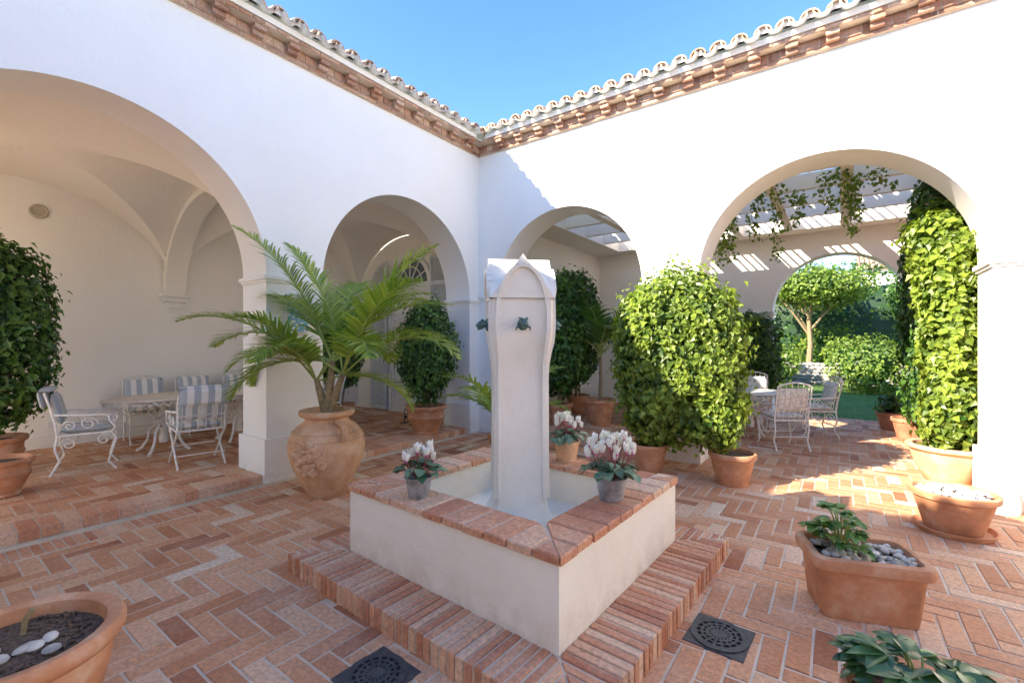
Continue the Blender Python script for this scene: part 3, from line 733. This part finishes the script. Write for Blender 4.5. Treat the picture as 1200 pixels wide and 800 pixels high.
m=MB(TERRA,SOIL,PEB); pot(m,(-2.50,.285,0),.30,.50,2,TERRA)
for k in range(7): m.blob((-2.47+U(-.13,.13),.285+U(-.1,.1),.462),(U(.025,.045),U(.02,.03),.015),PEB,rot=U(0,3))
for k in range(220):
    a=U(0,6.28);r=.235*math.sqrt(R()); m.blob((-2.5+r*math.cos(a),.285+r*math.sin(a),.450),(U(.005,.012),)*3,SOIL,seg=6,rings=4)
m.tube([(-2.60,.32,.44),(-2.61,.33,.50),(-2.60,.35,.54)],.010,7,STEM)
m.obj('terracotta_bowl')

def rrect(hx_,hy_,r,n=6):
    pts=[]
    for cx,cy,a0 in ((hx_-r,hy_-r,0),(-hx_+r,hy_-r,pi/2),(-hx_+r,-hy_+r,pi),(hx_-r,-hy_+r,3*pi/2)):
        for i in range(n+1): a=a0+pi/2*i/n; pts.append((cx+r*math.cos(a),cy+r*math.sin(a)))
    return pts
m=MB(TERRA,SOIL,PEB,L_CYC)
m.M=Matrix.Translation((.10,3.43,0))@Matrix.Rotation(math.radians(19.4),4,'Z')
lv=[(.235,.155,.05,0),(.24,.16,.05,.01),(.265,.185,.055,.27),(.27,.19,.055,.285),(.295,.215,.065,.295),(.30,.22,.07,.325),(.295,.215,.065,.355),(.275,.195,.06,.365),(.255,.175,.05,.36),(.25,.17,.05,.30)]
rg=[[m.V((x,y,z)) for x,y in rrect(a,b_,r)] for a,b_,r,z in lv]
nn=len(rg[0])
for a,b_ in zip(rg,rg[1:]):
    for i in range(nn): m.F([a[i],a[(i+1)%nn],b_[(i+1)%nn],b_[i]],TERRA,.5,True)
m.F(rg[-1],SOIL); m.F(rg[0][::-1],TERRA)
for k in range(130): m.blob((U(-.22,.24),U(-.15,.15),.315+U(0,.03)),(U(.018,.034),U(.014,.026),U(.010,.018)),PEB,rot=U(0,3),seg=9,rings=5)
L_FORE=m_leaf('leaf_hellebore',(.04,.12,.025),(.26,.38,.08),.2,.35)
def clump(m,c,n,r,h,L,mat,W=.42):
    c=Vector(c)
    for k in range(n):
        a=U(0,6.28); e=U(.15,1.3); d=Vector((math.cos(a)*math.cos(e),math.sin(a)*math.cos(e),math.sin(e)))
        q=c+Vector((d.x*r,d.y*r,d.z*h))*U(.6,1); m.tube([c+Vector((d.x*.03,d.y*.03,0)),c.lerp(q,.6)+Vector((0,0,.03)),q],.004,5,GSTEM,caps=False)
        for j in range(5):
            aa=a+(j-2)*.62; m.big_leaf(q,Vector((math.cos(aa),math.sin(aa),U(-.25,.35))),Vector((0,0,1))+rdir()*.25,L*U(.75,1.1)*(1-.12*abs(j-2)),L*W*U(.9,1.1),mat,min(1,max(0,random.gauss(.4,.25))),6,.25)
clump(m,(-.09,.03,.34),24,.17,.26,.10,L_FORE,.55)
m.obj('rectangular_planter')
m=MB(TERRA,SOIL,L_CYC); pot(m,(.22,2.14,0),.22,.33,0)
L_F2=m_leaf('leaf_fatsia',(.02,.07,.03),(.14,.26,.08),.12,.3)
clump(m,(.24,2.14,.31),32,.25,.21,.12,L_F2,.42)
m.obj('potted_hellebore')
m=MB(TERRA,SOIL,PEB,TERRAD); pot(m,(.78,5.30,0),.29,.33,0,TERRA,True,True)
for k in range(150):
    a=U(0,6.28); r=.235*math.sqrt(R()); m.blob((.78+r*math.cos(a),5.30+r*math.sin(a),.315+U(0,.02)),(U(.014,.028),U(.012,.022),U(.010,.015)),WPEB,rot=U(0,3),seg=8,rings=5)
m.obj('terracotta_pot')

# ------------------------------------------------------------ furniture
def cushion(m,w,dp,th,stripes,mats,M_):
    o=m.M; m.M=o@M_
    nx=stripes*2; ny=8
    def h(u,v_): return th*.5*((1-abs(2*u-1)**4)*(1-abs(2*v_-1)**4))**.35
    for sg in (1,-1):
        g_=[[m.V(((i/nx-.5)*w,(j/ny-.5)*dp,sg*h(i/nx,j/ny))) for j in range(ny+1)] for i in range(nx+1)]
        for i in range(nx):
            for j in range(ny): m.F([g_[i][j],g_[i+1][j],g_[i+1][j+1],g_[i][j+1]],mats[(i//2)%len(mats)],.5,True)
    m.M=o
def scroll(c,r,a0,turns,axis='yz',n=16,sg=1):
    pts=[]
    for i in range(n+1):
        t=i/n; a=a0+turns*2*pi*t; rr=r*(1-.75*t); pts.append(Vector((c[0],c[1]+sg*rr*math.cos(a),c[2]+rr*math.sin(a))))
    return pts
def chair(name,loc,yaw,arms=True,mats=(CBLUE,CWHITE),back=.90,style=0,throw=False):
    m=MB(IRON); m.M=Matrix.Translation(loc)@Matrix.Rotation(yaw,4,'Z')
    w=.24;dp=.23;r=.012
    for sx_ in (-1,1):
        x=sx_*w
        if style==0:
            m.tube([(x,dp,.44),(x,dp+.04,.36),(x,dp+.0,.22),(x,dp-.03,.10),(x,dp+.04,0)],r,7,IRON)
            m.tube([(x,-dp,.44),(x,-dp-.02,.3),(x,-dp+.02,.15),(x,-dp-.06,0)],r,7,IRON)
            m.tube(scroll((x,dp-.07,.36),.07,0,1.3),.008,6,IRON)
            m.tube(scroll((x,-dp+.09,.34),.07,pi,-1.3),.008,6,IRON)
        else:
            m.tube([(x,dp,.44),(x,-dp-.03,0)],r,7,IRON); m.tube([(x,-dp,.44),(x,dp+.03,0)],r,7,IRON)
        m.tube([(x,-dp,.44),(x,-dp-.02,.6),(x*1.02,-dp-.06,.78),(x*1.0,-dp-.10,back)],r,7,IRON)
        if arms:
            m.tube([(x,-dp-.04,.68),(x*1.12,-dp+.1,.67),(x*1.18,0,.66),(x*1.16,dp-.02,.65),(x*1.12,dp+.05,.62),(x*1.10,dp+.03,.57),(x*1.08,dp-.02,.58)],.013,7,IRON)
            m.tube([(x,dp,.44),(x*1.1,dp+.03,.50),(x*1.14,dp-.02,.58),(x*1.16,dp-.03,.65)],r,7,IRON)
            m.tube(scroll((x*1.12,.03,.56),.08,0,1.4),.008,6,IRON); m.tube(scroll((x*1.1,-.13,.55),.06,pi,-1.4),.007,6,IRON)
    for yy in (-dp,dp): m.tube([(-w,yy,.44),(w,yy,.44)],r,7,IRON)
    for sx_ in (-1,1): m.tube([(sx_*w,-dp,.44),(sx_*w,dp,.44)],r,7,IRON)
    for k in range(7): m.tube([(-w+w*2*(k+.5)/7,-dp,.445),(-w+w*2*(k+.5)/7,dp,.445)],.006,5,IRON)
    m.tube([(x,-dp-.02,.16) if style else (x,-dp,.2) for x in (-w,w)],.008,6,IRON)
    m.tube([(x,dp+.0,.2) for x in (-w,w)],.008,6,IRON)
    m.tube([(-w,-dp-.10,back),(-w*.5,-dp-.105,back+.04),(0,-dp-.11,back+.055),(w*.5,-dp-.105,back+.04),(w,-dp-.10,back)],r,7,IRON)
    m.tube([(-w,-dp-.03,.62),(w,-dp-.03,.62)],.008,6,IRON)
    for k in range(6):
        x=-w+w*2*(k+.5)/6; m.tube([(x,-dp,.45),(x,-dp-.03,.62),(x,-dp-.07,.78),(x,-dp-.105,back+.03)],.0055,5,IRON)
    cushion(m,.46,.44,.09,7,mats,Matrix.Translation((0,.01,.49)))
    tilt=Matrix.Translation((0,-dp-.005,.74))@Matrix.Rotation(math.radians(102),4,'X')
    cushion(m,.46,.36,.08,7,mats,tilt)
    if throw:
        cushion(m,.48,.20,.05,7,mats,Matrix.Translation((0,-dp-.135,.85))@Matrix.Rotation(math.radians(100),4,'X'))
        cushion(m,.48,.13,.05,7,mats,Matrix.Translation((0,-dp-.09,.955)))
    return m.obj(name)
def yaw_face(dx_,dy_): return math.atan2(dy_,dx_)-pi/2
chair('garden_chair',(-6.45,2.28,.1),yaw_face(-1,.15),True,(CBLUE,CWHITE),.88,1,True)
chair('garden_chair',(-7.25,1.42,.1),yaw_face(.25,1),True,(CBLUE,CWHITE),.92,0,True)
for y_ in (2.35,3.05,3.75): chair('garden_chair',(-8.50,y_,.1),yaw_face(1,U(-.1,.1)),True,(CBLUE,CWHITE),.92,0)
chair('garden_chair',(-7.3,4.45,.1),yaw_face(-.1,-1),True,(CBLUE,CWHITE),.9,0)
chair('garden_chair',(-6.5,3.3,.1),yaw_face(-1,0),True,(CBLUE,CWHITE),.9,0,True)
def table(name,c,rx,ry,h,scallop=True):
    m=MB(TABLEM,IRON); m.M=Matrix.Translation(c)
    m.lathe([(.001,h-.028),(.97,h-.028),(1,h-.02),(1,h-.006),(.985,h),(.001,h)],mat=TABLEM,sx=rx,sy=ry,seg=56)
    if scallop:
        n=64
        for k in range(n):
            a0=2*pi*k/n;a1=2*pi*(k+1)/n; P=lambda a,z:(rx*.975*math.cos(a),ry*.975*math.sin(a),z)
            m.tube([P(a0,h-.03),P(a0*.7+a1*.3,h-.07),P((a0+a1)/2,h-.085),P(a0*.3+a1*.7,h-.07),P(a1,h-.03)],.005,5,IRON,caps=False)
            m.tube([P(a0,h-.06),P(a1,h-.06)],.004,4,IRON,caps=False)
    off=ry*.42 if ry>rx*1.3 else 0
    for cy in ((-off,off) if off else (0,)):
        o=m.M; m.M=o@Matrix.Translation((0,cy,0))
        m.lathe([(.05,.12),(.06,.2),(.035,.28),(.06,.36),(.075,.44),(.04,.55),(.05,.64),(.12,h-.03)],mat=IRON,seg=18)
        for k in range(4):
            o2=m.M; m.M=o2@Matrix.Rotation(k*pi/2+pi/4,4,'Z')
            m.tube([(0,.03,.34),(0,.10,.36),(0,.18,.28),(0,.2,.16),(0,.27,.05),(0,.33,.012)],[.02,.02,.018,.018,.018,.022],8,IRON)
            m.tube([(0,.03,.5),(0,.1,.46),(0,.17,.52),(0,.22,.62),(0,.3,h-.03)],.012,7,IRON)
            m.tube(scroll((0,.16,.42),.07,0,1.4),.008,6,IRON)
            m.M=o2
        m.M=o
    return m.obj(name)
table('ornate_oval_table',(-7.55,2.75,.1),.58,1.15,.75)
table('round_dining_table',(-1.25,8.85,0),.55,.55,.74)
chair('dining_chair',(-.70,8.0,0),yaw_face(-.6,.9),True,(CFLOR,),.95,0)
chair('dining_chair',(-1.75,8.05,0),yaw_face(.4,1),True,(CFLOR,),.95,0)
chair('dining_chair',(-1.35,9.75,0),yaw_face(.1,-1),True,(CFLOR,),.95,0)
chair('dining_chair',(-.35,9.3,0),yaw_face(-1,-.4),True,(CFLOR,),.95,0)
m=MB(CERAM,TRIMW); m.box(XL+.002,XL+.03,2.74,3.02,1.70,2.08,TRIMW); m.box(XL+.03,XL+.04,2.76,3.00,1.72,2.06,CERAM); 
m.tube([(XL+.02,2.74,2.08),(XL+.02,2.88,2.17),(XL+.02,3.02,2.08)],.018,8,TRIMW); m.obj('ceramic_wall_plaque')
m=MB(DIRON); 
for a in (-.12,.12): m.tube([(-6.35+a,5.6,.1),(-6.35+a,5.6,.34),(-6.35+a*.6,5.6,.40)],.01,6,DIRON); m.tube([(-6.35+a,5.5,.11),(-6.35+a,5.7,.11)],.01,6,DIRON)
m.box(-6.47,-6.23,5.595,5.605,.2,.25,DIRON); m.tube(scroll((-6.35,5.6,.36),.06,0,1.3),.008,6,DIRON); m.obj('boot_scraper')

# ------------------------------------------------------------ garden beyond
m=MB(STONE,MORT)
m.box(-7,5,20.62,20.9,-.05,.78,MORT)
for j in range(6):
    x=-7
    while x<5:
        w=U(.18,.42); m.blob((x+w/2,20.62,.06+j*.135),(w*.54,.07,.078),STONE,R(),8,5); x+=w*.98
m.obj('stone_retaining_wall')
random.seed(77)
m=MB(L_SHRUB,STEM,L_IVY)
def tree_at(m,c,h,rad,mat,n,L,nl=9):
    c=Vector(c); top=c+Vector((.15,.1,h))
    m.tube([c,c+Vector((.06,0,h*.35)),c+Vector((.0,.05,h*.7)),top],[.13,.10,.08,.05],9,STEM)
    for k in range(nl):
        a=2*pi*k/nl+U(-.3,.3); e=c+Vector((rad[0]*.65*math.cos(a),rad[1]*.65*math.sin(a),h+U(.1,.6)))
        b=c+Vector((0,.03,h*U(.45,.8))); m.tube([b,(b+e)/2+Vector((0,0,.12)),e],[.05,.035,.015],6,STEM)
        foliage(m,e+Vector((0,0,U(0,.3))),(rad[0]*U(.4,.5),rad[1]*U(.4,.5),rad[2]*U(.55,.8)),n//nl,L,mat,2,shell=.45,lump=.4,core=False)
    foliage(m,top+Vector((0,0,.35)),(rad[0]*.6,rad[1]*.6,rad[2]*.9),n//4,L,mat,2,shell=.4,lump=.4,core=False)
tree_at(m,(-1.0,21.8,.5),2.8,(2.1,1.7,.9),L_SHRUB,7000,.16)
m.obj('umbrella_tree')
def bush(name,c,rad,n,L,mat,**k):
    m=MB(mat,STEM); m.tube([(c[0],c[1],0),(c[0],c[1],c[2])],.05,7,STEM); foliage(m,c,rad,n,L,mat,zmin=-.02,**k); return m.obj(name)
bush('garden_shrub',(.75,18.2,.85),(1.15,.9,.95),3600,.12,L_SHRUB,lump=.35)
bush('garden_shrub',(-2.2,19.2,.7),(1.0,.8,.9),2200,.14,L_SHRUB,lump=.35)
bush('garden_shrub',(3.2,18.6,.9),(1.3,.9,1.1),2500,.14,L_IVY,lump=.35)
bush('garden_shrub',(-.5,23.0,1.2),(1.2,.9,1.0),1500,.16,L_IVY,lump=.35)
bush('hedge',(0,25.5,1.9),(13,1.3,3.2),11000,.22,L_DARK,p=5,lump=.08,freq=7)
m=MB(L_SHRUB,STEM); tree_at(m,(3.6,23.5,0),3.0,(2.0,1.7,1.3),L_DARK,4000,.2); m.obj('garden_tree')
m=MB(L_SHRUB,STEM); tree_at(m,(-5.5,24,0),3.0,(2.4,1.9,1.5),L_IVY,4000,.2); m.obj('garden_tree')
m=MB(WHITE,TILE,GLASS)
m.box(1.5,12,38,46,-.1,6.4,WHITE); 
m.poly([(1.0,37.5,6.35),(12.5,37.5,6.35),(12.5,42,8.0),(1.0,42,8.0)],TILE,.7); m.poly([(1.0,46.5,6.35),(12.5,46.5,6.35),(12.5,42,8.0),(1.0,42,8.0)],TILE,.7)
for k in range(46): m.tube([(1.05+k*.25,37.45,6.42),(1.05+k*.25,42,8.07)],.085,7,TILE,R())
m.poly([(1.5,38,6.35),(1.5,46,6.35),(1.5,42,8.0)],WHITE)
for x_ in (3,6,9): m.box(x_,x_+1.1,37.97,38.0,3.6,5.2,GLASS)
m.obj('neighbour_villa')

# ------------------------------------------------------------ light, sky, camera
w=bpy.data.worlds.new("World"); scene.world=w; w.use_nodes=True
nt=w.node_tree; bg=nt.nodes['Background']; sky=nt.nodes.new('ShaderNodeTexSky'); sky.sky_type='NISHITA'; sky.sun_disc=False
el=math.asin(-SUN.z); sky.sun_elevation=el; sky.sun_rotation=math.atan2(-SUN.x,-SUN.y)%(2*pi)
sky.air_density=1.0; sky.dust_density=.2; sky.ozone_density=2.0
hs=nt.nodes.new('ShaderNodeHueSaturation'); hs.inputs['Saturation'].default_value=1.22; hs.inputs['Hue'].default_value=.507
nt.links.new(sky.outputs[0],hs.inputs['Color']); nt.links.new(hs.outputs[0],bg.inputs[0]); bg.inputs[1].default_value=.50
sd=bpy.data.lights.new('sun','SUN'); sd.energy=15; sd.angle=math.radians(.5); sd.color=(1,.90,.75)
so=bpy.data.objects.new('sun',sd); scene.collection.objects.link(so); so.rotation_euler=SUN.to_track_quat('-Z','Y').to_euler(); so.location=(-10,-15,15)
cd=bpy.data.cameras.new('camera'); co=bpy.data.objects.new('camera',cd); scene.collection.objects.link(co)
co.location=(0,0,1.6); co.rotation_euler=(pi/2,0,math.radians(35.8)); cd.sensor_width=36; cd.lens=15.96; cd.clip_end=600; cd.clip_start=.05
scene.camera=co
scene.view_settings.view_transform='Standard'; scene.view_settings.look='None'; scene.view_settings.exposure=0
